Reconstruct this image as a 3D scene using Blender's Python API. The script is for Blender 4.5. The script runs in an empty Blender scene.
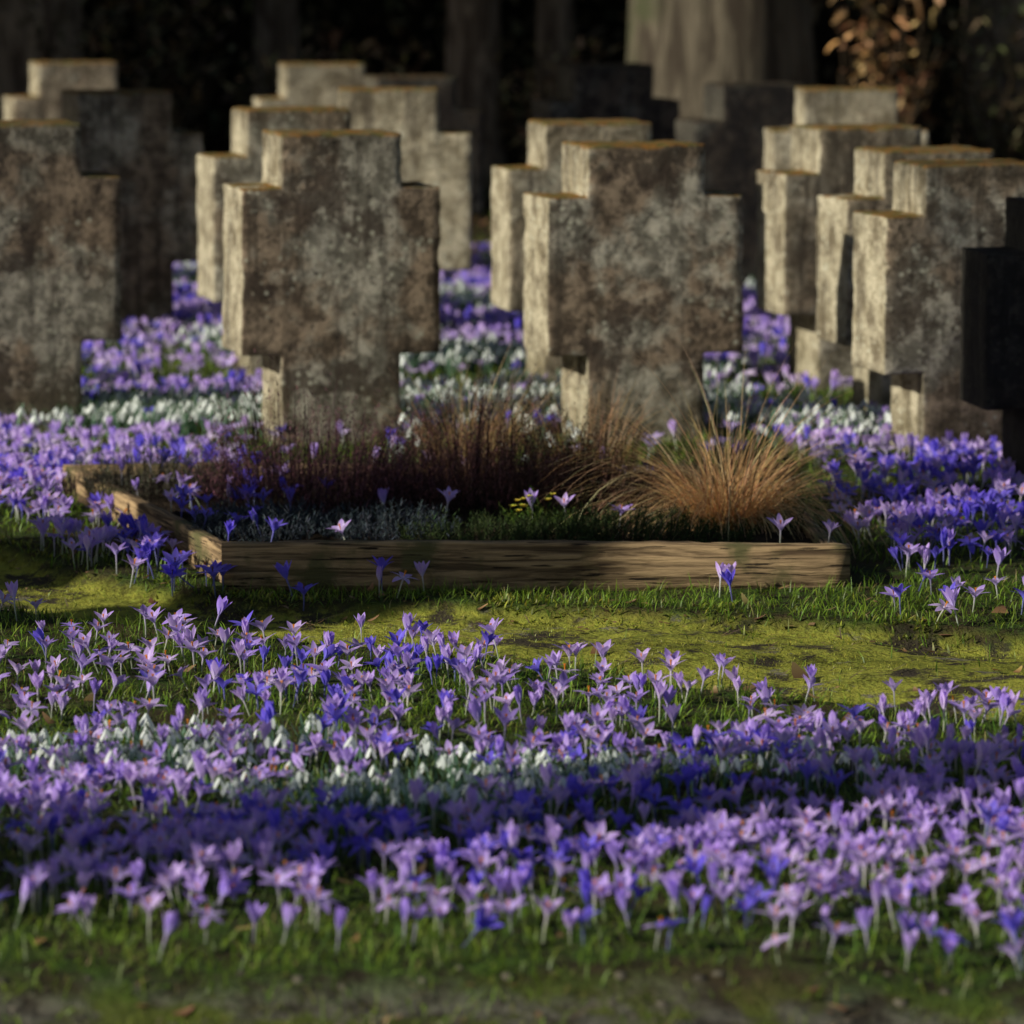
import bpy, math, numpy as np
from mathutils import Vector
rng = np.random.default_rng(7)
scene = bpy.context.scene
SUN_AZ = math.radians(25); SUN_EL = math.radians(27); TAN = math.tan(SUN_AZ)
def U(a,b,n=None): return rng.uniform(a,b,n)

# ------------------------------------------------------------ mesh helpers
def make_mesh(name, verts, facegroups, mats, cols=None, smooth=False, parent=None):
    """facegroups: list of (array Nx3/4, mat index)"""
    me = bpy.data.meshes.new(name)
    verts = np.asarray(verts, dtype=np.float32).reshape(-1,3)
    me.vertices.add(len(verts)); me.vertices.foreach_set('co', verts.ravel())
    li=[];starts=[];mi=[];s=0
    for f,m in facegroups:
        f=np.asarray(f,dtype=np.int32)
        if len(f)==0: continue
        k=f.shape[1]; li.append(f.ravel()); starts.append(s+np.arange(len(f))*k); s+=f.size
        mi.append(np.full(len(f),m))
    li=np.concatenate(li);starts=np.concatenate(starts);mi=np.concatenate(mi)
    me.loops.add(len(li)); me.loops.foreach_set('vertex_index',li.astype(np.int32))
    me.polygons.add(len(starts)); me.polygons.foreach_set('loop_start',starts.astype(np.int32))
    for m in mats: me.materials.append(m)
    me.polygons.foreach_set('material_index',mi.astype(np.int32))
    me.update(calc_edges=True)
    if smooth: me.polygons.foreach_set('use_smooth',np.ones(len(starts),dtype=bool))
    if cols is not None:
        c=np.ones((len(verts),4),dtype=np.float32); c[:,:3]=cols
        a=me.color_attributes.new('Col','FLOAT_COLOR','POINT'); a.data.foreach_set('color',c.ravel())
    ob=bpy.data.objects.new(name,me); scene.collection.objects.link(ob)
    if parent: ob.parent=parent
    return ob

class Acc:
    def __init__(s): s.v=[];s.f={3:[],4:[]};s.c=[];s.n=0
    def add(s,v,faces,c):
        v=np.asarray(v).reshape(-1,3); s.v.append(v)
        for f in faces:
            f=np.asarray(f)
            if len(f): s.f[f.shape[1]].append((f+s.n))
        s.c.append(np.broadcast_to(np.asarray(c).reshape(-1,3) if np.ndim(c)>1 else np.asarray(c)[None,:],(len(v),3)))
        s.n+=len(v)
    def build(s,name,mat,smooth=False,parent=None):
        fg=[]
        for k in (3,4):
            if s.f[k]: fg.append((np.concatenate(s.f[k]),0))
        return make_mesh(name,np.concatenate(s.v),fg,[mat],np.concatenate(s.c),smooth,parent)

def blades(acc,P,az,L,th0,k,w,nseg,cb,ct,twist=0.5,taper=1.0):
    """curved ribbon blades. cb/ct (N,3) base/tip colours"""
    N=len(P)
    if N==0: return
    az=np.broadcast_to(az,N);L=np.broadcast_to(L,N);th0=np.broadcast_to(th0,N);k=np.broadcast_to(k,N);w=np.broadcast_to(w,N)
    dx,dy=np.cos(az),np.sin(az)
    ta=az+np.pi/2+rng.normal(0,twist,N)
    tx,ty=np.cos(ta),np.sin(ta)
    V=np.zeros((N,nseg+1,2,3));C=np.zeros((N,nseg+1,2,3))
    r=np.zeros(N);z=np.zeros(N)
    for i in range(nseg+1):
        t=i/nseg
        if i>0:
            th=th0+k*(t-0.5/nseg); r=r+L/nseg*np.sin(th); z=z+L/nseg*np.cos(th)
        ww=w*0.5*(1-(t**1.6)*0.93*taper)
        for j,sg in enumerate((-1,1)):
            V[:,i,j,0]=P[:,0]+dx*r+tx*ww*sg; V[:,i,j,1]=P[:,1]+dy*r+ty*ww*sg; V[:,i,j,2]=P[:,2]+z
            C[:,i,j,:]=cb*(1-t)+ct*t
    base=(np.arange(N)*(nseg+1)*2)[:,None]
    F=[]
    for i in range(nseg):
        a=i*2; F.append(base+np.array([[a,a+1,a+3,a+2]]))
    acc.add(V.reshape(-1,3),[np.concatenate(F)],C.reshape(-1,3))

def tube(pts,rad,ns=8,jit=0.0):
    pts=np.asarray(pts,float);n=len(pts);V=np.zeros((n,ns,3));
    for i in range(n):
        d=pts[min(i+1,n-1)]-pts[max(i-1,0)]; d/=np.linalg.norm(d)+1e-9
        a=np.array([1.,0,0]) if abs(d[0])<.8 else np.array([0,1.,0])
        u=np.cross(d,a);u/=np.linalg.norm(u);v=np.cross(d,u)
        th=np.arange(ns)/ns*2*np.pi
        rr=rad[i]*(1+jit*np.sin(th*3+i*.35)+jit*.6*np.sin(th*5-i*.5))
        V[i]=pts[i]+(np.cos(th)*rr)[:,None]*u+(np.sin(th)*rr)[:,None]*v
    F=[]
    for i in range(n-1):
        for j in range(ns):
            F.append([i*ns+j,i*ns+(j+1)%ns,(i+1)*ns+(j+1)%ns,(i+1)*ns+j])
    return V.reshape(-1,3),np.array(F)

def instance(acc,templates,P,scale,rot,tilt,tiltaz,tint,idx):
    for ti,(tv,tf,tc) in enumerate(templates):
        m=idx==ti; n=m.sum()
        if n==0: continue
        c,s=np.cos(rot[m]),np.sin(rot[m])
        X=tv[None,:,0]*c[:,None]-tv[None,:,1]*s[:,None]; Y=tv[None,:,0]*s[:,None]+tv[None,:,1]*c[:,None]; Z=np.broadcast_to(tv[None,:,2],X.shape)
        ax,ay=-np.sin(tiltaz[m])[:,None],np.cos(tiltaz[m])[:,None]
        ct,st=np.cos(tilt[m])[:,None],np.sin(tilt[m])[:,None]
        dot=ax*X+ay*Y
        X2=X*ct+ay*Z*st+ax*dot*(1-ct); Y2=Y*ct-ax*Z*st+ay*dot*(1-ct); Z2=Z*ct+(ax*Y-ay*X)*st
        V=np.stack([X2,Y2,Z2],-1)*scale[m][:,None,None]+P[m][:,None,:]
        C=tc[None]*tint[m][:,None,:]
        off=(np.arange(n)*len(tv))[:,None,None]
        fs=[(f[None]+off).reshape(-1,f.shape[1]) for f in tf]
        acc.add(V.reshape(-1,3),fs,C.reshape(-1,3))

# smooth pseudo noise
_ph=rng.uniform(0,6.28,(3,12,2)); _dr=rng.uniform(0,6.28,(3,12))
def noise(x,y,f=1.0,k=0):
    o=0
    for i in range(12):
        a=_dr[k,i]; ff=f*(0.6+0.16*i)
        o=o+np.sin((x*np.cos(a)+y*np.sin(a))*ff*3.0+_ph[k,i,0])/(1+.12*i)
    return o/4.5

# ------------------------------------------------------------ zones (metres, world)
def yl(x): return np.interp(x,[-6,-1.13,-.24,.37,.97,5],[12.8,9.97,9.5,8.93,8.54,6.9])+.05*noise(x,x*0,1.6,1)
def yu(x): return np.interp(x,[-6,-1.5,-1.2,-1.0,-.74,-.6,.11,1.09,5],[13.8,11.2,10.85,10.5,10.2,10.10,10.00,9.6,8.2])+.05*noise(x,x*0+3,1.8,2)
def yf(x): return 6.36+.06*noise(x,x*0+9,1.3,0)-.05*x
def sstep(a,b,x):
    t=np.clip((x-a)/(b-a),0,1);return t*t*(3-2*t)
def path_mask(x,y): return sstep(-.06,.05,y-yl(x))*(1-sstep(-.03,.04,y-yu(x)))
def front_mask(x,y): return 1-sstep(-.08,.06,y-yf(x))
def gh(x,y):
    h=.018*noise(x,y,.9,0)+.006*noise(x,y,4,1)
    h=h-.035*path_mask(x,y)-.04*front_mask(x,y)
    h=h+(.007*noise(x,y,9,2)+.012*noise(x,y,2.6,1))*path_mask(x,y)
    return h
BX0,BX1,BY0,BY1=-.64,.78,10.3,12.0
def bedL(y): return BX0-.54*(y-BY0)/1.7
def bedR(y): return BX1-.13*(y-BY0)/1.7
def in_bed(x,y,m=0.04): return (y>BY0-m)&(y<BY1+m)&(x>bedL(y)-m)&(x<bedR(y)+m)

# ------------------------------------------------------------ materials
def mat_new(name):
    m=bpy.data.materials.new(name);m.use_nodes=True;nt=m.node_tree
    for n in list(nt.nodes): nt.nodes.remove(n)
    out=nt.nodes.new('ShaderNodeOutputMaterial')
    b=nt.nodes.new('ShaderNodeBsdfPrincipled'); nt.links.new(b.outputs[0],out.inputs[0])
    return m,nt,b,out
def N(nt,t,**kw):
    n=nt.nodes.new(t)
    for k,v in kw.items(): setattr(n,k,v)
    return n
def mixc(nt,fac,a,b,blend='MIX'):
    n=nt.nodes.new('ShaderNodeMix');n.data_type='RGBA';n.blend_type=blend
    for sock,v in ((n.inputs['Factor'],fac),(n.inputs[6],a),(n.inputs[7],b)):
        if hasattr(v,'links'): nt.links.new(v,sock)
        elif isinstance(v,(int,float)): sock.default_value=v
        else: sock.default_value=(*v,1)
    return n.outputs[2]
def nz(nt,vec,scale,detail=6,rough=.6,dist=0):
    n=N(nt,'ShaderNodeTexNoise');n.inputs['Scale'].default_value=scale;n.inputs['Detail'].default_value=detail
    n.inputs['Roughness'].default_value=rough;n.inputs['Distortion'].default_value=dist
    if vec is not None: nt.links.new(vec,n.inputs['Vector'])
    return n.outputs['Fac']
def ramp(nt,fac,a,b):
    n=N(nt,'ShaderNodeMapRange');n.interpolation_type='SMOOTHSTEP';n.inputs['From Min'].default_value=a;n.inputs['From Max'].default_value=b
    nt.links.new(fac,n.inputs['Value']);return n.outputs['Result']
def math_(nt,op,a,b=0.0):
    n=N(nt,'ShaderNodeMath',operation=op)
    for i,v in enumerate((a,b)):
        if hasattr(v,'links'): nt.links.new(v,n.inputs[i])
        else: n.inputs[i].default_value=v
    return n.outputs[0]
def bump(nt,b,h,strength,dist):
    n=N(nt,'ShaderNodeBump');n.inputs['Strength'].default_value=strength;n.inputs['Distance'].default_value=dist
    nt.links.new(h,n.inputs['Height']);nt.links.new(n.outputs[0],b.inputs['Normal'])

def leaf_mat(name,trans=.35,rough=.6,spec=.3):
    m,nt,b,out=mat_new(name)
    c=N(nt,'ShaderNodeVertexColor',layer_name='Col')
    nt.links.new(c.outputs[0],b.inputs['Base Color']);b.inputs['Roughness'].default_value=rough
    b.inputs['Specular IOR Level'].default_value=spec
    t=N(nt,'ShaderNodeBsdfTranslucent');nt.links.new(c.outputs[0],t.inputs[0])
    mx=N(nt,'ShaderNodeMixShader');mx.inputs[0].default_value=trans
    nt.links.new(b.outputs[0],mx.inputs[1]);nt.links.new(t.outputs[0],mx.inputs[2]);nt.links.new(mx.outputs[0],out.inputs[0])
    return m
M_petal=leaf_mat('petal',.45,.5,.3); M_grass=leaf_mat('grass_blade',.4,.45,.35); M_leaf=leaf_mat('leaf',.2,.7,.15)

# ground
def ground_material():
    m,nt,b,out=mat_new('ground_soil_moss')
    g=N(nt,'ShaderNodeNewGeometry').outputs['Position']
    col=N(nt,'ShaderNodeVertexColor',layer_name='Col');sep=N(nt,'ShaderNodeSeparateColor');nt.links.new(col.outputs[0],sep.inputs[0])
    n1=nz(nt,g,2.2);n2=nz(nt,g,14,8,.65);n3=nz(nt,g,90,4)
    turf=mixc(nt,ramp(nt,n2,.38,.62),(.028,.022,.012),(.045,.080,.014))
    turf=mixc(nt,ramp(nt,n1,.45,.7),turf,(.06,.042,.02))
    moss=mixc(nt,ramp(nt,n2,.3,.65),(.085,.085,.014),(.36,.34,.05))
    moss=mixc(nt,ramp(nt,n3,.4,.65),moss,(.29,.31,.045))
    moss=mixc(nt,ramp(nt,nz(nt,g,4,7,.75),.50,.58),moss,(.05,.04,.026))
    moss=mixc(nt,ramp(nt,nz(nt,g,9,7,.75),.58,.65),moss,(.17,.15,.11))
    dirt=mixc(nt,ramp(nt,n2,.35,.62),(.035,.030,.022),(.14,.13,.10))
    dirt=mixc(nt,ramp(nt,nz(nt,g,6),.47,.58),dirt,(.08,.095,.018))
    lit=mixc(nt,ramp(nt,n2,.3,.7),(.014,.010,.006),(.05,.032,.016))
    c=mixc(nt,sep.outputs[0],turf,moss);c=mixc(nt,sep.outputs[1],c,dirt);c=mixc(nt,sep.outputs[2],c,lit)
    nt.links.new(c,b.inputs['Base Color']);b.inputs['Roughness'].default_value=.95;b.inputs['Specular IOR Level'].default_value=.1
    h=math_(nt,'ADD',math_(nt,'MULTIPLY',n2,1.0),math_(nt,'MULTIPLY',n3,.35))
    bump(nt,b,h,.9,.03)
    return m
M_ground=ground_material()
def stone_material():
    m,nt,b,out=mat_new('weathered_stone')
    tc=N(nt,'ShaderNodeTexCoord');oi=N(nt,'ShaderNodeObjectInfo')
    add=N(nt,'ShaderNodeVectorMath',operation='MULTIPLY_ADD')
    cmb=N(nt,'ShaderNodeCombineXYZ')
    for i in range(3): nt.links.new(oi.outputs['Random'],cmb.inputs[i])
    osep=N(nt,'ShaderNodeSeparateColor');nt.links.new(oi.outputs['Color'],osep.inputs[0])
    nt.links.new(cmb.outputs[0],add.inputs[0]);add.inputs[1].default_value=(37,23,11);nt.links.new(tc.outputs['Object'],add.inputs[2])
    v=add.outputs[0]
    sx=N(nt,'ShaderNodeSeparateXYZ');nt.links.new(tc.outputs['Object'],sx.inputs[0])
    nn=N(nt,'ShaderNodeSeparateXYZ');nt.links.new(tc.outputs['Normal'],nn.inputs[0])
    big=nz(nt,v,3.0,7,.6);mid=nz(nt,v,15,9,.72);fine=nz(nt,v,75,6,.7)
    c=mixc(nt,ramp(nt,mid,.35,.62),(.27,.225,.14),(.60,.53,.37))
    c=mixc(nt,math_(nt,'MULTIPLY',ramp(nt,nz(nt,v,7,8,.7),.48,.62),.75),c,(.13,.10,.06))
    # big faces (local -y/+y) carry brown algae crust, grey where it has flaked off
    face=math_(nt,'ABSOLUTE',nn.outputs[1])
    crust=mixc(nt,ramp(nt,mid,.40,.58),(.11,.078,.052),(.40,.295,.195))
    crust=mixc(nt,ramp(nt,big,.46,.56),crust,mixc(nt,ramp(nt,mid,.42,.58),(.22,.20,.15),(.62,.56,.43)))
    crust=mixc(nt,math_(nt,'MULTIPLY',ramp(nt,nz(nt,v,4.2,9,.75),.51,.57),.85),crust,(.07,.048,.036))
    fm=math_(nt,'MULTIPLY',ramp(nt,face,.5,.9),osep.outputs[0])  # per-slab crust amount; less of it also paints a front as sunlit
    c=mixc(nt,fm,c,crust)
    # vertical run stains
    mp=N(nt,'ShaderNodeMapping');mp.inputs['Scale'].default_value=(20,20,1.2);nt.links.new(v,mp.inputs[0])
    st=nz(nt,mp.outputs[0],1.0,6,.65)
    c=mixc(nt,math_(nt,'MULTIPLY',ramp(nt,st,.5,.66),.7),c,(.065,.05,.036))
    # lichens
    vo=N(nt,'ShaderNodeTexVoronoi');vo.inputs['Scale'].default_value=34;nt.links.new(v,vo.inputs['Vector'])
    li=math_(nt,'MULTIPLY',math_(nt,'SUBTRACT',1.0,ramp(nt,vo.outputs['Distance'],.12,.36)),ramp(nt,nz(nt,v,6,4),.50,.60))
    c=mixc(nt,li,c,(.60,.57,.42))
    # darker base & pits
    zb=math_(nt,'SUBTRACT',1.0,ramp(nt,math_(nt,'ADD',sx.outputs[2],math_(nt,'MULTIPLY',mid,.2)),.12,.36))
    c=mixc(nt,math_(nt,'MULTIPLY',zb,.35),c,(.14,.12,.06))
    c=mixc(nt,math_(nt,'MULTIPLY',math_(nt,'SUBTRACT',1.0,ramp(nt,fine,.35,.46)),.75),c,(.03,.024,.018))
    # dark grime towards the top of the slab
    gr=ramp(nt,math_(nt,'ADD',sx.outputs[2],math_(nt,'MULTIPLY',big,.25)),.88,1.07)
    c=mixc(nt,math_(nt,'MULTIPLY',gr,.5),c,(.055,.045,.028))
    # moss on tops
    top=ramp(nt,nn.outputs[2],.3,.7)
    edge=math_(nt,'MULTIPLY',ramp(nt,math_(nt,'ADD',sx.outputs[2],math_(nt,'MULTIPLY',mid,.05)),.912,.922),.8)
    tm=math_(nt,'MAXIMUM',math_(nt,'MULTIPLY',top,ramp(nt,nz(nt,v,9),.36,.5)),edge)
    mossc=mixc(nt,ramp(nt,nz(nt,v,26,6),.42,.58),(.22,.10,.02),(.11,.095,.025))
    c=mixc(nt,tm,c,mossc)
    # per-slab darkening
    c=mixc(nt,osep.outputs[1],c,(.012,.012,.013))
    nt.links.new(c,b.inputs['Base Color']);b.inputs['Roughness'].default_value=.92;b.inputs['Specular IOR Level'].default_value=.15
    h=math_(nt,'ADD',math_(nt,'MULTIPLY',mid,1.0),math_(nt,'MULTIPLY',fine,.5))
    bump(nt,b,h,1.0,.014)
    return m
M_stone=stone_material()
def bark_material(name,c1,c2,vert=2.0):
    m,nt,b,out=mat_new(name)
    tc=N(nt,'ShaderNodeTexCoord');mp=N(nt,'ShaderNodeMapping');mp.inputs['Scale'].default_value=(9,9,vert);nt.links.new(tc.outputs['Object'],mp.inputs[0])
    n=nz(nt,mp.outputs[0],1.6,8,.65,.8)
    c=mixc(nt,ramp(nt,n,.35,.65),c1,c2)
    c=mixc(nt,ramp(nt,nz(nt,tc.outputs['Object'],1.7),.5,.7),c,(.06,.065,.03))
    nt.links.new(c,b.inputs['Base Color']);b.inputs['Roughness'].default_value=.9;b.inputs['Specular IOR Level'].default_value=.15
    bump(nt,b,n,1,.03);return m
M_bark=bark_material('bark',(.08,.055,.038),(.30,.23,.16));M_bark2=bark_material('bark_pale',(.05,.038,.026),(.145,.12,.082),1.0)
def wood_material():
    m,nt,b,out=mat_new('weathered_timber')
    tc=N(nt,'ShaderNodeTexCoord');mp=N(nt,'ShaderNodeMapping');mp.inputs['Scale'].default_value=(2.2,40,40);nt.links.new(tc.outputs['Object'],mp.inputs[0])
    n=nz(nt,mp.outputs[0],1.4,8,.6,1.0)
    c=mixc(nt,ramp(nt,n,.35,.65),(.08,.05,.026),(.44,.30,.155))
    c=mixc(nt,ramp(nt,nz(nt,tc.outputs['Object'],7,6),.50,.66),c,(.11,.10,.04))
    c=mixc(nt,ramp(nt,nz(nt,mp.outputs[0],3.5,4,.5),.60,.66),c,(.02,.014,.009))
    nt.links.new(c,b.inputs['Base Color']);b.inputs['Roughness'].default_value=.85;b.inputs['Specular IOR Level'].default_value=.2
    bump(nt,b,n,1,.012);return m
M_wood=wood_material()
def plain(name,c1,c2,sc=20):
    m,nt,b,out=mat_new(name);g=N(nt,'ShaderNodeNewGeometry').outputs['Position'];n=nz(nt,g,sc)
    nt.links.new(mixc(nt,ramp(nt,n,.35,.65),c1,c2),b.inputs['Base Color']);b.inputs['Roughness'].default_value=1;b.inputs['Specular IOR Level'].default_value=.05
    bump(nt,b,n,1,.03);return m
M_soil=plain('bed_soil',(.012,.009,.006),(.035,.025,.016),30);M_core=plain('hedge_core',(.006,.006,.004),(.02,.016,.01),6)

# ------------------------------------------------------------ ground
def axis(d0,d1,step,far):
    mid=np.arange(d0,d1,step);l=[];x=d0;s=step
    while x>-far: s*=1.25;x-=s;l.append(x)
    r=[];x=mid[-1];s=step
    while x<far: s*=1.25;x+=s;r.append(x)
    return np.array(l[::-1]+list(mid)+r)
xs=axis(-2.2,2.2,.03,260);ys=axis(5.6,12.6,.03,320)
XX,YY=np.meshgrid(xs,ys);ZZ=gh(XX,YY)*np.exp(-(np.maximum(np.hypot(XX,YY-10)-25,0)/20)**2)
gv=np.stack([XX,YY,ZZ],-1).reshape(-1,3);nx=len(xs);ny=len(ys)
ii=(np.arange(ny-1)[:,None]*nx+np.arange(nx-1)[None]).ravel()
gf=np.stack([ii,ii+1,ii+nx+1,ii+nx],1)
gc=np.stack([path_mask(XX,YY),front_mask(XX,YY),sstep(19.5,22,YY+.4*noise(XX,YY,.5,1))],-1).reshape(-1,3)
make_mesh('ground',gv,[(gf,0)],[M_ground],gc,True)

# ------------------------------------------------------------ stone crosses
def cross_mesh(seed):
    r=np.random.default_rng(seed)
    xb=np.concatenate([np.linspace(-.30,-.18,5),np.linspace(-.18,.18,13)[1:],np.linspace(.18,.30,5)[1:]])
    zb=np.concatenate([np.linspace(-.12,.265,13),np.linspace(.265,.745,17)[1:],np.linspace(.745,.90,7)[1:]])
    yb=np.linspace(-.13,.13,9)
    def solid(i,k):
        if i<0 or k<0 or i>=len(xb)-1 or k>=len(zb)-1: return False
        xc=(xb[i]+xb[i+1])/2;zc=(zb[k]+zb[k+1])/2
        return abs(xc)<.18 or (.265<zc<.745)
    vd={};V=[];F=[]
    def vid(i,j,k):
        if (i,j,k) not in vd: vd[(i,j,k)]=len(V);V.append((xb[i],yb[j],zb[k]))
        return vd[(i,j,k)]
    J=len(yb)-1
    for i in range(len(xb)-1):
        for k in range(len(zb)-1):
            if not solid(i,k): continue
            F.append([vid(i,0,k),vid(i+1,0,k),vid(i+1,0,k+1),vid(i,0,k+1)])
            F.append([vid(i,J,k),vid(i,J,k+1),vid(i+1,J,k+1),vid(i+1,J,k)])
            for j in range(J):
                if not solid(i-1,k):F.append([vid(i,j,k),vid(i,j,k+1),vid(i,j+1,k+1),vid(i,j+1,k)])
                if not solid(i+1,k):F.append([vid(i+1,j,k),vid(i+1,j+1,k),vid(i+1,j+1,k+1),vid(i+1,j,k+1)])
                if not solid(i,k-1):F.append([vid(i,j,k),vid(i,j+1,k),vid(i+1,j+1,k),vid(i+1,j,k)])
                if not solid(i,k+1):F.append([vid(i,j,k+1),vid(i+1,j,k+1),vid(i+1,j+1,k+1),vid(i,j+1,k+1)])
    V=np.array(V);P=V.copy()
    for a in range(3):
        for q in range(10):
            w=r.normal(0,1,3);w/=np.linalg.norm(w);f=r.uniform(12,90)
            V[:,a]+=.0009/(1+f/40)*np.sin(P@w*f+r.uniform(0,6.28))
    V+=r.normal(0,.0008,V.shape)
    # worn corners: pull some edge vertices inward
    ed=((np.abs(np.abs(P[:,0])-.30)<.001)|((np.abs(np.abs(P[:,0])-.18)<.001)&((P[:,2]>.745)|(P[:,2]<.265)))|(np.abs(P[:,2]-.9)<.001)).astype(int)+(np.abs(np.abs(P[:,1])-.13)<.001)
    pull=np.where(ed>=2,1,0)*np.clip(r.normal(-.002,.006,len(V)),0,.016)
    cen=np.array([0,0,.5]);d=cen-P;d/=np.linalg.norm(d,axis=1)[:,None];V+=d*pull[:,None]
    return V,np.array(F)
CM=[]
for s in range(5):
    V,F=cross_mesh(100+s);CM.append((V,F))
ROT=math.radians(15.5)
def cross(x,y,h=.9,seed=0,rot=0,lean=0,crust=.95,dark=0):
    V,F=CM[seed%5]
    ob=make_mesh('stone_cross',V,[(F,0)],[M_stone])
    md=ob.modifiers.new('bevel','BEVEL');md.width=.006;md.segments=2;md.limit_method='ANGLE';md.angle_limit=math.radians(50)
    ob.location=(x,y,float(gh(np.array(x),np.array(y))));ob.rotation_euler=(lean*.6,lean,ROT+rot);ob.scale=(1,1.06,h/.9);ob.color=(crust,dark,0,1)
    return ob
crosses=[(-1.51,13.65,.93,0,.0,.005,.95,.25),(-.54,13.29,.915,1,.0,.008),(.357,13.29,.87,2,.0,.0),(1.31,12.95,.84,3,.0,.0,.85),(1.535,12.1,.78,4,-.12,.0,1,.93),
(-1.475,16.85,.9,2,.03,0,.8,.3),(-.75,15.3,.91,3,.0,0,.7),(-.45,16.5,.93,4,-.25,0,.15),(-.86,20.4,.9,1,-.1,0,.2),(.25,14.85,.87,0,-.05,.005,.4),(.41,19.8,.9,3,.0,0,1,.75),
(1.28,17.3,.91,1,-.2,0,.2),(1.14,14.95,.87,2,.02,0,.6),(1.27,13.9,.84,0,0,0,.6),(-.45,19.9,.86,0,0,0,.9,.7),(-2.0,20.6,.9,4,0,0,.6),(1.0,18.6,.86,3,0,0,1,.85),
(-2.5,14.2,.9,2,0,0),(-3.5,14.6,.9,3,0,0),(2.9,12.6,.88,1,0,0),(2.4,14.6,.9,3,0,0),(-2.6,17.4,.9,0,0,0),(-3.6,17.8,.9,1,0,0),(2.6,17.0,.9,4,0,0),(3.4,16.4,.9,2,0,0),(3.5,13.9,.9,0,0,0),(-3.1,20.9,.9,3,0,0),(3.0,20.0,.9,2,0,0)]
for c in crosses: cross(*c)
def in_cross(x,y):
    m=np.zeros(len(x),bool)
    for c in crosses: m|=(np.abs(x-c[0])<.2)&(np.abs(y-c[1])<.15)
    return m

# ------------------------------------------------------------ planter bed
bed=bpy.data.objects.new('wooden_planter_bed',None);scene.collection.objects.link(bed)
def board(name,a,b,z0,z1,th):
    a=np.array(a,float);b=np.array(b,float);L=np.linalg.norm(b-a);n=40
    X=np.linspace(0,L,n);prof=[(-th/2,z0),(th/2,z0),(th/2,z1-.006),(th/2-.006,z1),(-th/2+.006,z1),(-th/2,z1-.006)]
    V=[];F=[];r=rng.normal(0,1,(n,6))
    for i,x in enumerate(X):
        for j,(y,z) in enumerate(prof): V.append((x,y+.0008*r[i,j],z+.0012*r[i,j]+.004*math.sin(x*3+z0)))
    for i in range(n-1):
        for j in range(6): F.append([i*6+j,i*6+(j+1)%6,(i+1)*6+(j+1)%6,(i+1)*6+j])
    V=np.array(V);F=np.array(F);F=F[:,::-1]
    caps=[[0,1,2,5],[2,3,4,5]];caps2=[[q+(n-1)*6 for q in c][::-1] for c in caps]
    ob=make_mesh(name,V,[(F,0),(np.array(caps+caps2),0)],[M_wood],parent=bed)
    ob.location=(a[0],a[1],0);ob.rotation_euler=(0,0,math.atan2(b[1]-a[1],b[0]-a[0]));return ob
board('front_board',(BX0-.03,BY0),(BX1+.0,BY0),-.05,.103,.045)
board('left_board',(BX0-.01,BY0+.05),(bedL(BY1),BY1),-.05,.08,.04)
board('right_board',(BX1-.02,BY0+.05),(bedR(BY1),BY1),-.05,.07,.04)
board('back_board',(bedL(BY1)-.03,BY1+.045),(bedR(BY1)+.03,BY1+.045),-.05,.075,.04)
n=30;sx_=np.linspace(0.01,.99,n);sv=[]
for t in np.linspace(0.01,1.0,n):
    y=BY0+.02+(BY1-BY0-.0)*t
    for s in sx_:
        x=bedL(y)+(bedR(y)-bedL(y))*s; sv.append((x,y,.05+.015*float(noise(np.array(x),np.array(y),3,1))+.006*rng.normal()))
ii=(np.arange(n-1)[:,None]*n+np.arange(n-1)[None]).ravel()
make_mesh('soil',np.array(sv),[(np.stack([ii,ii+1,ii+n+1,ii+n],1),0)],[M_soil],parent=bed,smooth=True)

def col(c,N_,var=.25,hue=.1):
    c=np.array(c)[None]*np.exp(rng.normal(0,var,(N_,1)))*np.exp(rng.normal(0,hue,(N_,3)));return np.clip(c,0,.95)

# sedge
def tuft(name,cx,cy,z,n,Lr,cb,ct,rad=.05,kk=(1.0,2.2),w=.0028,seg=8,th=(.02,.5)):
    a=Acc();az=U(0,2*np.pi,n);rr=rad*np.sqrt(U(0,1,n));P=np.stack([cx+rr*np.cos(az),cy+rr*np.sin(az),np.full(n,z)],1)
    blades(a,P,az+rng.normal(0,.5,n),U(Lr[0],Lr[1],n),U(th[0],th[1],n),U(kk[0],kk[1],n),U(.6,1.2,n)*w,seg,col(cb,n),col(ct,n,.3),.8)
    return a.build(name,M_grass)
tuft('ornamental_sedge',.53,11.0,.05,1100,(.14,.54),(.42,.20,.07),(.90,.60,.30),.09,(.6,3.0),.0026,9,(.02,1.0))
tuft('ornamental_sedge',-.12,11.93,.05,450,(.18,.40),(.22,.12,.04),(.60,.40,.20),.10,(.3,1.9),.0024)
tuft('ornamental_sedge',.18,11.88,.05,350,(.14,.34),(.20,.10,.04),(.50,.30,.14),.12,(.3,1.7),.0024)
# heather shrubs
def heather(name,cx,cy,rx,ry,h,n,c1,c2):
    a=Acc();t=U(0,2*np.pi,n);r=np.sqrt(U(0,1,n));x=cx+rx*r*np.cos(t);y=cy+ry*r*np.sin(t)
    L=h*(1-.5*r**2)*U(.4,1.3,n)*(1+.35*noise(x,y,5,1));az=t+rng.normal(0,.8,n);th=(.08+r*.7)*U(.2,1.2,n)
    P=np.stack([x,y,np.full(n,.05)],1)
    blades(a,P,az,L,th,U(-.3,.3,n),.0025,4,col((.03,.018,.012),n),col(c1,n))
    for k in range(13):
        f=(k+2)/14.;Q=P+np.stack([np.cos(az)*np.sin(th),np.sin(az)*np.sin(th),np.cos(th)],1)*(L*f)[:,None]
        blades(a,Q,U(0,6.28,n),U(.008,.02,n),U(.3,1.2,n),.3,.0035,1,col(c1,n,.35),col(c2,n,.4),.9)
    return a,name
def hb(*args): a,nm=heather(*args);return a.build(nm,M_leaf)
hb('heather_shrub',-.50,11.42,.28,.32,.27,760,(.085,.038,.045),(.19,.075,.09))
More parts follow.
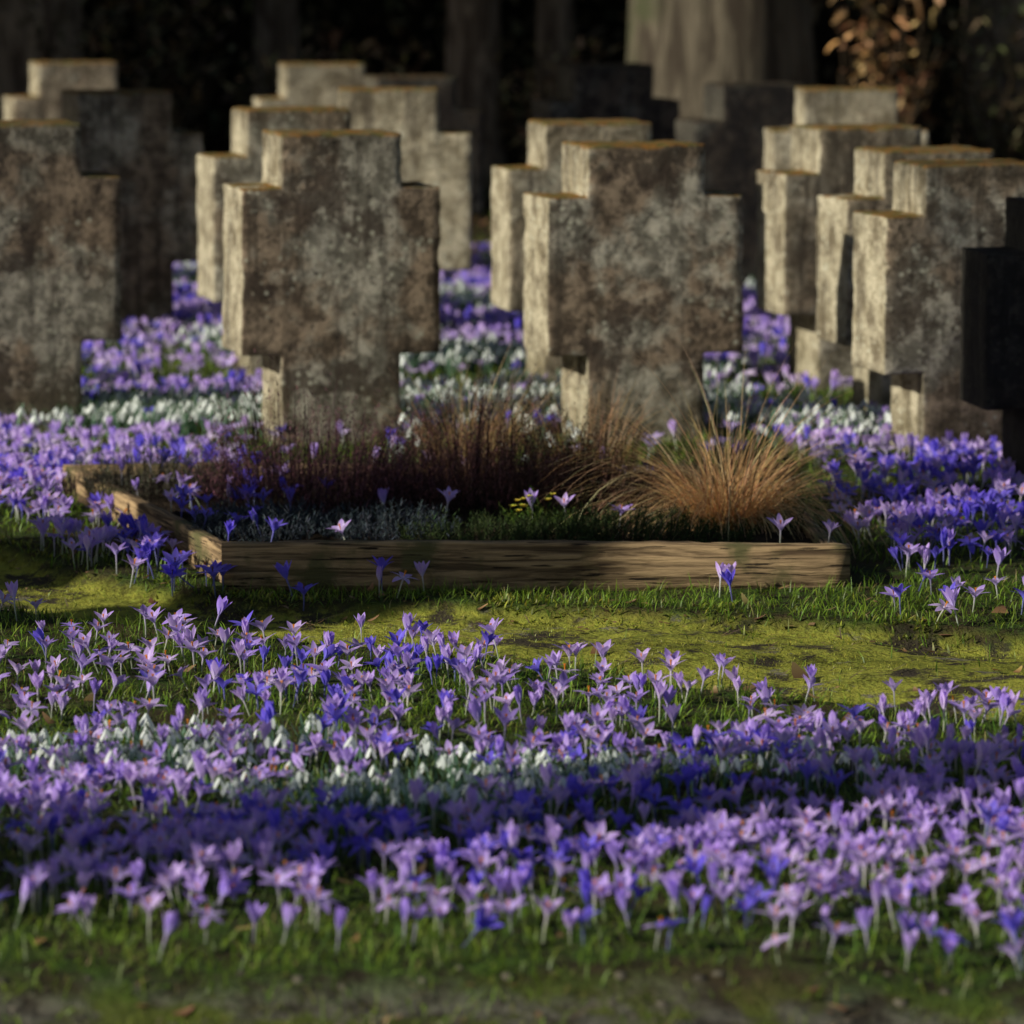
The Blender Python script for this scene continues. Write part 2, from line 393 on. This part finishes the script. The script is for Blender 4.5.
hb('heather_shrub',-.12,11.48,.28,.32,.26,760,(.09,.042,.04),(.20,.085,.08))
hb('heather_shrub',.18,11.35,.20,.24,.22,520,(.08,.042,.03),(.17,.09,.06))
hb('heather_shrub',.60,11.75,.16,.18,.15,300,(.07,.05,.03),(.17,.12,.07))
hb('heather_shrub',-.93,11.65,.18,.26,.12,340,(.05,.05,.03),(.10,.08,.06))
hb('lavender_plant',-.62,10.84,.16,.24,.08,360,(.035,.045,.05),(.07,.085,.10))
hb('lavender_plant',-.30,10.80,.16,.18,.075,300,(.035,.045,.05),(.065,.08,.095))
hb('ground_ivy_plant',.28,10.72,.3,.28,.07,520,(.02,.032,.01),(.045,.07,.015))
hb('ground_ivy_plant',-.02,10.65,.24,.24,.07,400,(.02,.032,.01),(.045,.07,.015))
hb('ground_ivy_plant',.64,11.2,.13,.4,.07,400,(.02,.035,.01),(.05,.08,.015))
a,nm=heather('primrose_plant',.07,10.92,.08,.06,.07,60,(.04,.08,.01),(.10,.14,.02))
for k in range(9):
    cx,cy,cz=.07+U(-.07,.07),10.9+U(-.05,.05),.05+U(.05,.09)
    P=np.repeat(np.array([[cx,cy,cz]]),5,0)
    blades(a,P,np.arange(5)*1.257+U(0,1),.010,1.0,.3,.010,3,col((.60,.42,.03),5,.05),col((.75,.66,.10),5,.05),.05,.5)
a.build(nm,M_leaf)

# ------------------------------------------------------------ crocus templates
def crocus(o,hi=True,stem=.06,L=.043,W=.0152):
    V=[];F4=[];C=[];rows=6 if hi else 3;cols=(-1,0,1) if hi else (-1,1)
    prof=lambda t:max(.10,math.sin(math.pi*min(1,(t*.90+.10))**1.15)**.8)
    for p in range(6):
        inner=p%2;az=p*math.pi/3+rng.normal(0,.1);LL=L*(1-.06*inner)*U(.9,1.06);oo=max(.06,(o-.10*inner)*U(.75,1.25))
        r=.002;z=stem-.004;pts_=[]
        for i in range(rows+1):
            t=i/rows
            if i>0:
                tt=t-.5/rows;th=oo*(.6+.85*min(tt*2.2,1.0))+ (.35*oo*tt if o>.5 else -.25*tt)
                r+=LL/rows*math.sin(th);z+=LL/rows*math.cos(th)
            pts_.append((r,z,prof(t) if i<rows else .10))
        b=len(V);nc=len(cols)
        for i,(r_,z_,w_) in enumerate(pts_):
            t=i/rows;ww=W*w_*.5*(1 if not inner else .9)
            for c in cols:
                rr=r_-(.22*ww*abs(c) if hi else 0);tx=c*ww
                V.append((rr*math.cos(az)-tx*math.sin(az),rr*math.sin(az)+tx*math.cos(az),z_+.12*ww*abs(c)))
                base=np.array([.92,.86,.95]);midc=np.array([.83,.66,.95]);tip=np.array([.68,.46,.92])
                q=base*(1-t*2)+midc*t*2 if t<.5 else midc*(2-2*t)+tip*(2*t-1)
                if c==0 and hi: q=q*np.array([.80,.70,.96])
                C.append(q)
        for i in range(rows):
            for c in range(nc-1):
                a=b+i*nc+c;F4.append([a,a+1,a+nc+1,a+nc])
    ns=5 if hi else 3
    tv,tf=tube([(0,0,-.015),(.001,0,stem*.5),(0,0,stem*.85),(0,0,stem+.004)],[.0013,.0015,.0018,.0034],ns)
    b=len(V);V+=list(map(tuple,tv));F4+=(tf+b).tolist()
    for i in range(4): C+= [np.array([[.40,.52,.25],[.70,.72,.55],[.80,.74,.80],[.76,.64,.86]][i])]*ns
    if hi:
        for k in range(3):
            tv,tf=tube([(0,0,stem),(.001*math.cos(k*2.1),.001*math.sin(k*2.1),stem+L*.35),(.002*math.cos(k*2.1),.002*math.sin(k*2.1),stem+L*.45)],[.0006,.0009,.001],3)
            b=len(V);V+=list(map(tuple,tv));F4+=(tf+b).tolist();C+=[np.array([.95,.42,.05])]*len(tv)
    return np.array(V),[np.array(F4)],np.array(C)
T_hi=[crocus(o,True,st,L) for o,st,L in [(.22,.045,.036),(.38,.050,.038),(.50,.040,.037),(.60,.048,.038),(.70,.044,.038),(.84,.040,.037),(1.0,.042,.036),(.54,.056,.039),(.76,.036,.037),(.46,.034,.035)]]
T_lo=[crocus(o,False,st,L) for o,st,L in [(.3,.042,.038),(.5,.038,.038),(.7,.038,.038),(.9,.038,.036)]]
def snow(hi=True):
    V=[];F4=[];C=[]
    h=U(.06,.08)
    p=[(0,0,-.01),(.002,0,h*.5),(.006,0,h*.88),(.014,0,h),(.022,0,h*.95),(.024,0,h*.88)]
    tv,tf=tube(p,[.0013,.0012,.001,.0008,.0008,.002],3);V+=list(map(tuple,tv));F4+=tf.tolist();C+=[np.array([.10,.17,.07])]*len(tv)
    for k in range(4):
        az=k*math.pi/2+.3;b=len(V)
        for t,r_,w in [(0,.001,.002),(.35,.005,.007),(.75,.010,.0075),(1,.012,.001)]:
            for s in (-1,1):
                V.append((.024+r_*math.cos(az)-s*w/2*math.sin(az),r_*math.sin(az)+s*w/2*math.cos(az),h*.88-.020*t));C.append(np.array([.90,.94,.88]))
        for i in range(3):F4.append([b+2*i,b+2*i+1,b+2*i+3,b+2*i+2])
    for k in range(3):
        az=U(0,6.28);b=len(V);l=U(.04,.07)
        for t in (0,.5,1):
            for s in (-1,1):
                w=.005*(1-.5*t);r_=.02*t*t+.002;V.append((r_*math.cos(az)-s*w/2*math.sin(az),r_*math.sin(az)+s*w/2*math.cos(az),l*t-.005));C.append(np.array([.18,.32,.20]))
        for i in range(2):F4.append([b+2*i,b+2*i+1,b+2*i+3,b+2*i+2])
    return np.array(V),[np.array(F4)],np.array(C)
T_sn=[snow() for _ in range(5)]

def scatter(dens,x0,x1,y0,y1,dmax):
    n=int((x1-x0)*(y1-y0)*dmax);x=U(x0,x1,n);y=U(y0,y1,n);d=dens(x,y)
    k=(rng.uniform(0,dmax,n)<d)&~in_cross(x,y);x=x[k];y=y[k];return np.stack([x,y,gh(x,y)],1)
def patch(x,y,cx,cy,rx,ry): return np.exp(-(((x-cx)/rx)**2+((y-cy)/ry)**2))
def snow_mask_front(x,y):
    m=patch(x,y,-.67,8.02,.28,.18)+patch(x,y,-.25,7.58,.2,.12)+patch(x,y,.02,7.82,.22,.13)+patch(x,y,.50,7.85,.2,.10)*.6+patch(x,y,-1.6,7.9,.3,.2)+patch(x,y,1.8,7.5,.3,.2)
    return np.clip(m*(1+.7*noise(x,y,6,1)),0,1)
def crocus_front(x,y):
    a=yl(x);clump=np.clip(.72+.65*noise(x,y,2.2,1)+.4*noise(x,y,6,0),.12,1.6)
    d=(130+150*sstep(-.5,.6,x))*sstep(6.40,6.72,y+.12*sstep(0,1,x))
    core=sstep(6.62,6.90,y)*(1-sstep(8.0,8.6,y))
    d=np.maximum(d*(y<7.3),core*540);d=np.maximum(d,sstep(8.0,8.5,y)*230*(1-sstep(-.25,.0,y-a)*.5))
    d=d*clump*(1-.82*snow_mask_front(x,y));d[(y>a-.02)|(y<yf(x)+.04)]=0
    d[np.abs(x)>1.6]*=.6
    return d
def place_crocus(name,P,templ,smin=.85,smax=1.15,tl=.22,deep=.3):
    a=Acc();n=len(P)
    t=rng.beta(1.0,1.9,n)[:,None]
    tint=np.array([[1.02,1.04,1.0]])*(1-t)+np.array([[.58,.50,.92]])*t
    # drifts tinted blue-violet, painting sky-lit shade into the petals
    pd=deep*np.clip(.35+1.0*noise(P[:,0],P[:,1],2.0,2),.05,1.4)
    dp=rng.uniform(0,1,n)<pd;tint[dp]*=np.array([.36,.36,.92])
    tint=np.minimum(tint*np.exp(rng.normal(0,.05,(n,1))),1.03)
    instance(a,templ,P,U(smin,smax,n),U(0,6.28,n),np.abs(rng.normal(0,tl,n)),U(0,6.28,n),tint,rng.integers(0,len(templ),n))
    return a.build(name,M_petal,True)
Pf=scatter(crocus_front,-3.0,3.0,6.3,10.6,720)
place_crocus('crocus_flowers',Pf,T_hi,.8,1.15,.26,.42)
# crocuses around the planter
def crocus_mid(x,y):
    lo=yu(x);d=np.zeros(len(x))
    d+=420*np.exp(-((x-(bedL(y)-.18))/.17)**2)*(y>10.2)+260*((x<-1.15)&(y>11.35))
    d+=240*patch(x,y,-.30,10.19,.22,.08)+240*patch(x,y,.22,10.16,.15,.07)+80*patch(x,y,.5,10.15,.3,.07)
    d+=60*(x>.85)*(y<10.5)+340*sstep(10.4,10.8,y)*(x>.84)
    d+=120*sstep(11.2,12.2,y)*(x<-.6)
    d+=130*patch(x,y,-.80,11.2,.3,.5)
    d=d*np.clip(.75+.7*noise(x,y,2,2),.1,1.5)
    d[(y<lo+.0)]=0
    inb=in_bed(x,y,.03);d[inb]*=.8*((x[inb]<-.4));d[inb]+=6
    d[(y>BY1)&(x>-.7)&(x<.75)]*=.3
    d[(np.abs(y-BY0)<.04)&(x>BX0-.05)&(x<BX1+.05)]=0
    d[(np.abs(x-bedL(y))<.035)&(y>10.2)&(y<12)]=0
    return d
Pm=scatter(crocus_mid,-3.4,3.4,9.6,12.3,480);ib=in_bed(Pm[:,0],Pm[:,1]);Pm[ib,2]=.05
place_crocus('crocus_flowers',Pm,T_hi,.9,1.25,.25,.9)
def white_far(x,y): 
    w=sstep(.1,.45,noise(x,y,1.1,2))*.35+1.3*patch(x,y,-1.0,13.65,.5,.35)+patch(x,y,-.05,13.8,.5,.5)*.9+patch(x,y,.95,13.2,.35,.4)*.8+patch(x,y,-.2,15.6,.6,.5)*.6
    return np.clip(w,0,1)
def crocus_far(x,y):
    d=340*np.clip(.75+.9*noise(x,y,1.3,0)+.4*noise(x,y,3,1),.06,1.5)*(1-.88*white_far(x,y))*(1-sstep(19.5,21.5,y))
    d*=1-.95*np.clip(patch(x,y,-1.1,14.9,.7,.4)+patch(x,y,.9,14.2,.4,.3)+patch(x,y,0,15,.5,.3),0,1)
    d[(y<13.25)&(x>-.75)&(x<.8)]*=.12
    d*=sstep(12.2,12.35,y);return d
Pr=scatter(crocus_far,-4.4,4.4,12.2,21.5,420)
place_crocus('crocus_flowers',Pr,T_lo,.9,1.25,.3,.35)
def place_snow(name,P,s=1.):
    a=Acc();n=len(P);instance(a,T_sn,P,U(.85,1.2,n)*s,U(0,6.28,n),np.abs(rng.normal(0,.12,n)),U(0,6.28,n),np.ones((n,3))*np.exp(rng.normal(0,.04,(n,1))),rng.integers(0,5,n));return a.build(name,M_petal,True)
place_snow('snowdrop_flowers',scatter(lambda x,y:1200*np.where(snow_mask_front(x,y)>.2,snow_mask_front(x,y),0),-2.5,2.5,7,8.7,1200))
place_snow('snowdrop_flowers',scatter(lambda x,y:600*np.where(white_far(x,y)>.3,white_far(x,y),0)*(1-sstep(19,21,y))*(1-.9*((y<13.25)&(x>-.75)&(x<.75))),-4.4,4.4,12.3,21,600),1.35)

# ------------------------------------------------------------ grass & moss
a=Acc()
def gd(x,y):
    d=np.full(len(x),4600.)*np.clip(.75+.6*noise(x,y,2.4,0),.15,1.2)
    d*=1-.97*path_mask(x,y);d*=1-.88*front_mask(x,y);d[in_bed(x,y)]=0
    d[np.abs(x)>1.5]*=.4;return d
P=scatter(gd,-3.1,3.1,6.1,10.4,5500);n=len(P)
yel=rng.uniform(0,1,n)<.08
cb=col((.07,.12,.012),n);ct=col((.30,.45,.04),n,.3);ct[yel]=col((.58,.48,.20),yel.sum())
blades(a,P,U(0,6.28,n),U(.012,.048,n),U(0,.9,n),U(0,1.7,n),U(.0016,.0036,n),3,cb,ct)
# crocus leaves
Q=Pf[rng.integers(0,len(Pf),int(len(Pf)*2.))].copy();Q[:,:2]+=rng.normal(0,.012,(len(Q),2));n=len(Q)
blades(a,Q,U(0,6.28,n),U(.035,.07,n),U(0,.5,n),U(.1,1.2,n),.0028,4,col((.05,.10,.014),n),col((.17,.33,.04),n))
def gd2(x,y):
    d=np.full(len(x),1400.)*np.clip(.8+.5*noise(x,y,1.5,1),.2,1.2);d*=(1-path_mask(x,y))*(y>yu(x))
    d[in_bed(x,y)]=0;d=d*(1+1.2*np.clip(patch(x,y,-1.1,14.9,.8,.4),0,1));return d*(1-sstep(20,22.5,y)*.9)
P=scatter(gd2,-4.6,4.6,9.4,24,3000);n=len(P)
lo=np.where(P[:,1]<10.6,.6,1.)
blades(a,P,U(0,6.28,n),U(.025,.055,n)*lo,U(0,.8,n),U(0,1.5,n),U(.0025,.005,n),2,col((.06,.10,.01),n),col((.27,.41,.04),n,.35))
a.build('grass',M_grass)
a=Acc()
P=scatter(lambda x,y:1600*np.exp(-((y-yu(x)-.12)/.14)**2)*np.clip(.3+noise(x,y,3,2),.03,1.2)*(~in_bed(x,y)),-2.2,2.2,9.3,12,2600);n=len(P)
blades(a,P,U(0,6.28,n),U(.008,.032,n),U(0,1.,n),U(0,1.4,n),.0026,3,col((.07,.10,.012),n),col((.30,.38,.05),n,.35))
a.build('verge_grass',M_grass)
a=Acc()
P=scatter(lambda x,y:14000*path_mask(x,y)*np.clip(.15+1.1*noise(x,y,3.5,0)+.5*noise(x,y,9,1),.02,1.),-1.9,1.9,8,11.9,14000);n=len(P)
P[:,2]-=.002
blades(a,P,U(0,6.28,n),U(.003,.010,n),U(0,1.,n),.4,.003,1,col((.17,.17,.02),n),col((.46,.45,.06),n,.35))
P=scatter(lambda x,y:9000*front_mask(x,y)*np.clip(.2+1.1*noise(x,y,3.5,2),.0,1.),-1.6,1.6,5.9,6.8,9000);n=len(P)
blades(a,P,U(0,6.28,n),U(.005,.016,n),U(0,.7,n),.4,.003,1,col((.08,.10,.012),n),col((.28,.32,.04),n,.3))
P=scatter(lambda x,y:12000*(np.exp(-((y-yu(x)-.03)/.09)**2)+.7*np.exp(-((y-yl(x))/.07)**2))*np.clip(noise(x,y,6,2)+.1,0,1)*(~in_bed(x,y)),-1.9,1.9,8,11.9,12000);n=len(P)
blades(a,P,U(0,6.28,n),U(.008,.024,n),U(0,1.2,n),.6,.006,2,col((.09,.11,.012),n),col((.38,.40,.055),n,.35))
a.build('moss',M_grass)
# fallen leaves and twigs
a=Acc()
def leaves(P,size):
    n=len(P);az=U(0,6.28,n)
    blades(a,P+np.array([0,0,.006]),az,size,U(1.1,1.55,n),U(-.5,.7,n),size*.55,4,col((.16,.09,.04),n,.4),col((.32,.20,.10),n,.4),.15,.9)
P=scatter(lambda x,y:np.full(len(x),14.)*(~in_bed(x,y)),-3,3,6,12.5,14);leaves(P,U(.012,.04,len(P)))
P=scatter(lambda x,y:110*front_mask(x,y),-1.8,1.8,5.8,6.9,110);leaves(P,U(.010,.030,len(P)))
P=scatter(lambda x,y:130*np.exp(-((y-yu(x))/.12)**2),-1.8,1.8,9,12,130);leaves(P,U(.010,.03,len(P)))
P=scatter(lambda x,y:np.full(len(x),40.),-7,7,20.5,29,40);leaves(P,U(.05,.10,len(P)))
P=np.array([[.60,9.15,0],[.12,9.5,0],[1.08,9.85,0],[.47,9.0,0]]);P[:,2]=gh(P[:,0],P[:,1])+.006;leaves(P,np.array([.07,.06,.07,.05]))
P=scatter(lambda x,y:70*path_mask(x,y)+60*front_mask(x,y),-1.9,1.9,5.9,12,90);n=len(P);P[:,2]+=.008
blades(a,P,U(0,6.28,n),U(.02,.10,n),U(1.45,1.57,n),U(-.1,.1,n),.003,3,col((.12,.08,.045),n),col((.24,.17,.10),n),.1,.5)
a.build('fallen_leaves',M_leaf)
# pebbles on the front path
a=Acc()
for k in range(320):
    x=U(-1.5,1.5);y=U(5.9,6.45);s=U(.004,.014);th=np.arange(6)/6*6.28
    V=[(x+s*math.cos(t)*U(.8,1.2),y+s*.8*math.sin(t)*U(.8,1.2),float(gh(np.array(x),np.array(y)))-.004) for t in th]+[(x+s*.6*math.cos(t),y+s*.5*math.sin(t),float(gh(np.array(x),np.array(y)))+s*.3) for t in th]
    F=[[j,(j+1)%6,6+(j+1)%6,6+j] for j in range(6)]+[[6,7,8,9],[6,9,10,11]]
    a.add(np.array(V),[np.array(F)],np.array([.11,.095,.07])*U(.5,1.3))
a.build('pebbles',M_leaf)

# ------------------------------------------------------------ trees
def tree(x,y,r,h,seed,mat,name='bare_tree',low=3.6,ns=16):
    rs=np.random.default_rng(seed);acc=Acc()
    n=22;zs=np.concatenate([np.linspace(-.2,1.5,9),np.linspace(1.5,h,n-9+1)[1:]])
    wob=np.cumsum(rs.normal(0,.03,(n,2)),0)*np.linspace(0,1,n)[:,None];wob[:9]*=.2
    P=np.stack([wob[:,0],wob[:,1],zs],1)
    R=r*(1-.75*np.clip(zs/h,0,1))*(1+.55*np.exp(-np.clip(zs+.05,0,9)/.22))
    V,F=tube(P,R,ns,.05);acc.add(V,[F],(1,1,1))
    def limb(p,d,L,rr,lev):
        m=6;pp=[np.array(p)];dd=np.array(d)
        for i in range(m-1):
            dd=dd+rs.normal(0,.16,3)+np.array([0,0,.06]);dd/=np.linalg.norm(dd);pp.append(pp[-1]+dd*L/(m-1))
        V,F=tube(pp,[rr*(1-.8*i/(m-1)) for i in range(m)],5 if lev>0 else 7);acc.add(V,[F],(1,1,1))
        if lev<3:
            for q in range(4 if lev<2 else 3):
                k=rs.integers(1,m);e=dd+rs.normal(0,.75,3);e/=np.linalg.norm(e)
                limb(pp[k],e,L*rs.uniform(.45,.7),rr*.5,lev+1)
    for q in range(8):
        z=rs.uniform(low,h*.95);az=rs.uniform(0,6.28);i=np.argmin(abs(zs-z))
        limb(P[i],(math.cos(az),math.sin(az),rs.uniform(.3,.9)),h*rs.uniform(.25,.4),R[i]*.45,0)
    ob=acc.build(name,mat,True);ob.location=(x,y,0);return ob
# woodland behind the graves
tree(1.08,23.6,.50,13,1,M_bark2,ns=26);tree(-.22,25.0,.16,9,2,M_bark);tree(-2.6,24.6,.28,12,3,M_bark);tree(-1.35,26.0,.14,9,4,M_bark)
tree(2.75,24.8,.3,12,5,M_bark);tree(.25,26.3,.12,8,6,M_bark);tree(5.5,25,.35,12,7,M_bark);tree(-5.5,25.5,.35,12,8,M_bark)
tree(-3.9,33,.3,12,9,M_bark);tree(3.9,34,.3,13,10,M_bark);tree(.3,35,.35,13,11,M_bark);tree(-9,31,.4,13,12,M_bark);tree(9.5,30,.4,13,13,M_bark)
# trees to the left whose trunks throw the long shadows
def shade_tree(c,x,r,seed,h=12): tree(x,c+TAN*x,r,h,seed,M_bark,low=6.0)
shade_tree(7.30,-6.0,.27,21);shade_tree(7.82,-7.8,.12,31,9);shade_tree(8.3,-8.8,.08,26,8)
shade_tree(10.50,-7.0,.28,22);shade_tree(11.38,-5.6,.34,23,11);shade_tree(17.5,-7.5,.42,24);shade_tree(19.6,-6.0,.42,25)
shade_tree(12.35,-9.,.09,28,7)

def leafmass(name,x0,x1,y0,y1,h,n,c1,c2,size,frac2=.3):
    a=Acc()
    x=U(x0,x1,n);y=U(y0,y1,n);z=h*U(0,1,n)**.9
    side=rng.integers(0,5,n)
    y=np.where(side<=1,y0-.15+np.abs(rng.normal(0,.15,n)),y);x=np.where(side==2,x0-.1+np.abs(rng.normal(0,.15,n)),x);x=np.where(side==3,x1+.1-np.abs(rng.normal(0,.15,n)),x)
    z=np.where(side==4,h+rng.normal(0,.12,n),z)
    bmp=.28*noise(x+z*.7,y+z*1.3,1.2,1);y=np.where(side<=1,y+bmp,y);x=np.where((side==2)|(side==3),x+bmp,x);z=np.where(side==4,z+bmp,z)
    P=np.stack([x,y,z],1);c=col(c1,n,.5);k=noise(x*1.,z*2+y,.9,2)>.25;c[k]=col(c2,k.sum(),.5)
    blades(a,P,U(0,6.28,n),U(.6,1.4,n)*size,U(.2,2.6,n),U(-.5,.8,n),size*.6,2,c,c*1.15,1.5,.85)
    ob=a.build(name,M_leaf)
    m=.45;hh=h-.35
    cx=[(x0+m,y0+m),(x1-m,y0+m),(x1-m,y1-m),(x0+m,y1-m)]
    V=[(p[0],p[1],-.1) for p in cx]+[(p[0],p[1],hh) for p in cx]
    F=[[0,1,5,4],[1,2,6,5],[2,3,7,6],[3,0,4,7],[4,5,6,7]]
    make_mesh('leafmass_core',np.array(V),[(np.array(F),0)],[M_core],parent=ob)  # plain dark box filling the middle of the leaf mass
    return ob
leafmass('woodland_undergrowth',-13,13,27.3,30,3.6,46000,(.10,.085,.045),(.34,.20,.10),.10)
leafmass('added_shade_hedge',-10.2,-8,20.0,36,9.5,26000,(.012,.03,.01),(.02,.045,.015),.15)  # unseen hedge, added to shade the background woodland
def shrub(name,cx,cy,r,h,n,c1,size):
    a=Acc()
    for k in range(22):
        az=U(0,6.28);L=h*U(.6,1.1);p=[(cx+r*.1*math.cos(az),cy+r*.1*math.sin(az),0)];
        for i in range(1,6): p.append((cx+r*(.1+.8*i/5)*math.cos(az)+U(-.05,.05),cy+r*(.1+.8*i/5)*math.sin(az)+U(-.05,.05),L*i/5))
        V,F=tube(p,[.012*(1-i/7) for i in range(6)],4);a.add(V,[F],np.array([.05,.035,.02]))
    t=U(0,6.28,n);q=np.sqrt(U(0,1,n));z=h*U(.1,1.1,n);rr=r*q*(.4+.7*z/h);x=cx+rr*np.cos(t);y=cy+rr*np.sin(t)
    k=noise(x*3,y*3+z*5,1.5,0)>-.15;P=np.stack([x,y,z],1)[k];n=len(P)
    c=col(c1,n,.4);blades(a,P,U(0,6.28,n),U(.6,1.3,n)*size,U(.5,2.6,n),U(-.5,.8,n),size*.6,2,c,c*1.2,1.5,.85)
    return a.build(name,M_leaf)
shrub('beech_shrub',1.90,23.0,.28,1.25,700,(.42,.24,.11),.07);shrub('bramble_shrub',2.6,24.0,.4,1.0,1200,(.14,.12,.06),.06)
shrub('bramble_shrub',-1.0,24.2,.5,.8,900,(.14,.11,.06),.06);shrub('bramble_shrub',-2.1,24.4,.6,1.1,1200,(.10,.08,.045),.07);shrub('bramble_shrub',.2,24.8,.35,.8,700,(.20,.15,.08),.06)

# ------------------------------------------------------------ light, world, camera
w=bpy.data.worlds.new('World');scene.world=w;w.use_nodes=True;nt=w.node_tree
bg=nt.nodes['Background'];sky=nt.nodes.new('ShaderNodeTexSky');sky.sky_type='NISHITA';sky.sun_disc=False
sky.sun_elevation=SUN_EL;sky.sun_rotation=math.atan2(-math.cos(SUN_AZ),-math.sin(SUN_AZ))
nt.links.new(sky.outputs[0],bg.inputs[0]);bg.inputs[1].default_value=.055
sd=bpy.data.lights.new('sun','SUN');sd.energy=5;sd.angle=math.radians(.5);sd.color=(1,.96,.85)
so=bpy.data.objects.new('sun',sd);scene.collection.objects.link(so)
d=Vector((math.cos(SUN_AZ)*math.cos(SUN_EL),math.sin(SUN_AZ)*math.cos(SUN_EL),-math.sin(SUN_EL)))
so.rotation_euler=d.to_track_quat('-Z','Y').to_euler();so.location=(-10,-5,8)
cd=bpy.data.cameras.new('camera');co=bpy.data.objects.new('camera',cd);scene.collection.objects.link(co)
cd.sensor_width=36;cd.lens=158.2;cd.clip_start=.1;cd.clip_end=1000
co.location=(0,0,1.52);co.rotation_euler=(math.radians(90-7.444),0,0)
cd.dof.use_dof=True;cd.dof.focus_distance=9.6;cd.dof.aperture_fstop=4.5
scene.camera=co
scene.view_settings.view_transform='Standard';scene.view_settings.look='None';scene.view_settings.exposure=0
